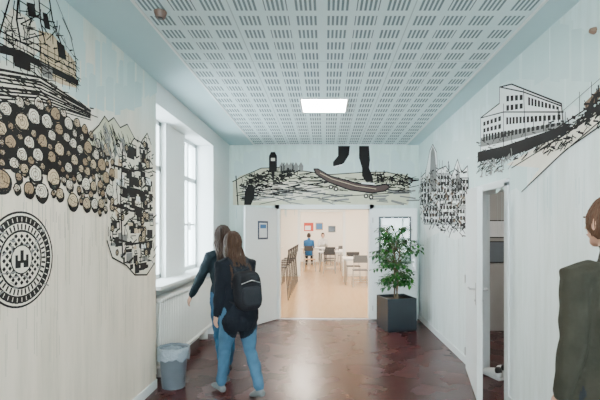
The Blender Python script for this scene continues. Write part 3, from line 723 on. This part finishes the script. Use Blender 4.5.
    f=MB(); ew=mat('eye_white',(.8,.8,.78),.3); ei=mat('iris',(.05,.03,.02),.3); lp_=mat('lips',(.40,.14,.12),.5)
    for sx in(-1,1):
        f.ell(Hh(sx*.031,.083,.006),(.013,.008,.007),ew,10,8,RT); f.ell(Hh(sx*.031,.089,.006),(.006,.004,.006),ei,8,6,RT)
        f.tube([Hh(sx*.016,.094,.028),Hh(sx*.046,.083,.029)],.004,haircol,6)
    f.tube([Hh(-.02,.091,-.052),Hh(0,.097,-.050),Hh(.02,.091,-.052)],[.003,.006,.003],lp_,8)
    f.obj('face',parent=root,smooth=True)
    # hair
    f=MB(); capr=(.083,.100,.120) if hair=='long' else (.080,.097,.117)
    nu,nvv=28,18; vs=[];fs=[]
    for i in range(nvv+1):
        th=math.pi*.72*i/nvv
        for j in range(nu):
            a=2*math.pi*j/nu; front=math.sin(a); thl=min(th,(.36 if front>.55 else (.50+.22*(1-front) if front>0 else .72))*math.pi)
            wob=1+U(-.012,.02)
            vs.append(Hh(capr[0]*math.sin(thl)*math.cos(a)*wob,capr[1]*math.sin(thl)*math.sin(a)*wob-.006,capr[2]*math.cos(thl)*wob+.004))
    for i in range(nvv):
        for j in range(nu): fs.append((i*nu+j,i*nu+(j+1)%nu,(i+1)*nu+(j+1)%nu,(i+1)*nu+j))
    f.add(vs,fs,haircol)
    ns=300 if hair=='long' else 420
    for i in range(ns):
        a=U(math.radians(-215),math.radians(35)) # around the back (back = -90deg)
        pts=[];
        if hair=='long':
            k=U(.92,1.05); x0=U(-.012,.012)
            for t in range(5):
                th=.12+t/4*(math.pi*.56); rr=1.05*k
                pts.append(Hh(x0*(1-t/4)+capr[0]*rr*math.sin(th)*math.cos(a),-.006+capr[1]*rr*math.sin(th)*math.sin(a),capr[2]*rr*math.cos(th)))
            LL=hairlen*U(.75,1.05); e=pts[-1]; back=max(0,-math.sin(a))
            for t in range(1,8):
                q=t/7; sp_=.014*math.sin(q*5+i)
                ty=-.10-.09*q - U(0,.035)
                pts.append(Vector((hc.x+(e.x-hc.x)*(1+.45*q)+sp_, e.y*(1-min(1,q*1.6))+(hc.y+ty)*min(1,q*1.6)+ (0 if back>.3 else .03*(1-q)), e.z-LL*q)))
            f.tube(pts,[.006]*4+[.0075]*5+[.006,.004,.0015],haircol,5)
        else:
            th0=U(.05,1.9); 
            for t in range(4):
                th=min(th0+t*.09,2.15); rr=1.0+.012*t
                pts.append(Hh(capr[0]*rr*math.sin(th)*math.cos(a),-.006+capr[1]*rr*math.sin(th)*math.sin(a),capr[2]*rr*math.cos(th)+.004))
            f.tube(pts,[.003,.004,.003,.001],haircol,5)
    f.obj('hair',parent=root,smooth=True)
    return root,T,Hh

def strand_mat(n,c,c2):
    m,nt,b=new_mat(n); tc=nt.nodes.new('ShaderNodeTexCoord'); mp=nt.nodes.new('ShaderNodeMapping'); mp.inputs['Scale'].default_value=(70,70,4)
    nz=nt.nodes.new('ShaderNodeTexNoise'); nz.inputs['Scale'].default_value=1; nt.links.new(tc.outputs['Object'],mp.inputs[0]); nt.links.new(mp.outputs[0],nz.inputs['Vector'])
    mx=nt.nodes.new('ShaderNodeMix'); mx.data_type='RGBA'; mx.inputs[6].default_value=(*c,1); mx.inputs[7].default_value=(*c2,1); nt.links.new(nz.outputs['Fac'],mx.inputs[0]); nt.links.new(mx.outputs[2],b.inputs['Base Color']); b.inputs['Roughness'].default_value=.6; b.inputs['Specular IOR Level'].default_value=.25
    return m
HB=strand_mat('hair_dark_brown',(.014,.008,.006),(.05,.026,.016)); HB2=strand_mat('hair_brown',(.022,.011,.007),(.075,.037,.020)); HB3=strand_mat('hair_mid_brown',(.04,.019,.010),(.11,.055,.03))
JN=cloth('navy_jacket',(.008,.011,.016)); JG=cloth('dark_teal_jacket',(.012,.022,.028)); DEN=cloth('blue_denim',(.05,.125,.20),.35,.3); DEN2=cloth('mid_denim',(.028,.085,.15),.35,.3); SHO=mat('grey_sneaker',(.16,.18,.19),.6); SHO2=mat('black_boot',(.015,.015,.015),.5)
OLV=cloth('olive_jacket',(.030,.029,.021),.4,.35); DP=cloth('dark_trousers',(.02,.022,.028))

def backpack(root,T,k,kk,zc=1.14):
    m=MB(); c=(0,-.205,zc); r=(.15,.085,.20)
    n=20;vs=[];fs=[];rings=14
    def se(v,e): return math.copysign(abs(v)**e,v)
    for i in range(rings+1):
        ph=-math.pi/2+math.pi*i/rings
        for j in range(n):
            a=2*math.pi*j/n
            vs.append(T(c[0]+r[0]*se(math.cos(ph),.45)*se(math.cos(a),.55),c[1]+r[1]*se(math.cos(ph),.45)*se(math.sin(a),.55),c[2]+r[2]*se(math.sin(ph),.6)))
    for i in range(rings):
        for j in range(n): fs.append((i*n+j,i*n+(j+1)%n,(i+1)*n+(j+1)%n,(i+1)*n+j))
    m.add(vs,fs,k)
    z0=T(0,0,zc).z
    m.add([Vector((q.x*.78,(q.y+.205)*.5-.205-.062,(q.z-z0)*.5+z0-.05)) for q in vs],fs,kk)
    for sx in(-1,1):
        m.tube([T(sx*.07,-.14,zc+.18),T(sx*.095,-.08,1.44),T(sx*.095,-.04,1.478),T(sx*.10,.05,1.46),T(sx*.105,.135,1.36),T(sx*.12,.14,1.2),T(sx*.16,.04,1.08),T(sx*.12,-.15,zc-.14)],[(.025,.008)]*8,kk,8)
    m.tube([T(-.03,-.17,zc+.19),T(0,-.18,zc+.23),T(.03,-.17,zc+.19)],.008,kk,8)
    m.tube([T(-.11,-.285,zc+.08),T(0,-.30,zc+.11),T(.11,-.285,zc+.08)],.004,'steel',6)
    m.obj('backpack',parent=root,smooth=True)
BPK=cloth('black_nylon',(.012,.013,.016),.3); BPK2=cloth('charcoal_nylon',(.018,.020,.024),.3)
r,T,Hh=person('walking_woman',(-.80,3.90,0),math.radians(42),.865,(JN,DEN,SHO),
   dict(legL=(.30,.10,.02,.06),legR=(-.16,.32,.02,-.28),armL=(-.25,.20,.35),armR=(.22,.18,.6)),'long',HB2,hairlen=.42,lean=.15,bulk=1.26,top_hem=.80)
backpack(r,T,BPK,BPK2)
r,T,Hh=person('walking_woman.001',(-1.04,4.40,0),math.radians(34),.90,(JG,DEN2,SHO2),
   dict(legL=(-.16,.30,.02,-.26),legR=(.26,.08,.02,.05),armL=(.28,.36,.15,.30),armR=(-.3,.15,.2)),'long',HB,hairlen=.30,lean=.10,bulk=1.1)
r,T,Hh=person('walking_man',(1.225,1.76,0),math.radians(8),.970,(OLV,DP,SHO2),
   dict(legL=(.32,.10,.02,.05),legR=(-.25,.40,.02,-.35),armL=(-.12,.15,.30),armR=(.25,.02,.4)),'short',HB3,lean=.03,bulk=1.14,female=False,head_turn=.10,fold=.0022)
BL=cloth('blue_shirt',(.03,.13,.32)); WH=cloth('white_shirt',(.5,.5,.5))
sit=dict(legL=(1.48,1.48,.05,0),legR=(1.48,1.48,.05,0),armL=(.55,.1,.95),armR=(.5,.1,.95),pelvis=.54)
for i,(x,y,rz,c,hc_) in enumerate(((-.68,17.62,0,BL,HB),(-.10,19.20,180,WH,HB))):
    person('seated_person' if i==0 else 'seated_person.%03d'%i,(x,y,0),math.radians(rz),1,(c,DP,SHO2),sit,'short',hc_,voxel=.014,lean=.12)
chair('dining_chair.020',-.68,17.54,math.radians(180)); chair('dining_chair.021',-.10,19.28,0)

# ------------------------------------------------------------ world, camera
wd=D.worlds.new('World'); C.scene.world=wd; wd.use_nodes=True; nt=wd.node_tree
bg=nt.nodes['Background']; bg.inputs['Color'].default_value=(.79,.92,1,1); bg.inputs['Strength'].default_value=25
cam=D.cameras.new('Camera'); co=D.objects.new('Camera',cam); COL.objects.link(co); C.scene.camera=co
co.location=(0,0,EYE); co.rotation_euler=(math.pi/2,0,0); cam.sensor_width=36; cam.lens=36*F/600; cam.shift_x=-25/600; cam.shift_y=29/600; cam.clip_start=.05
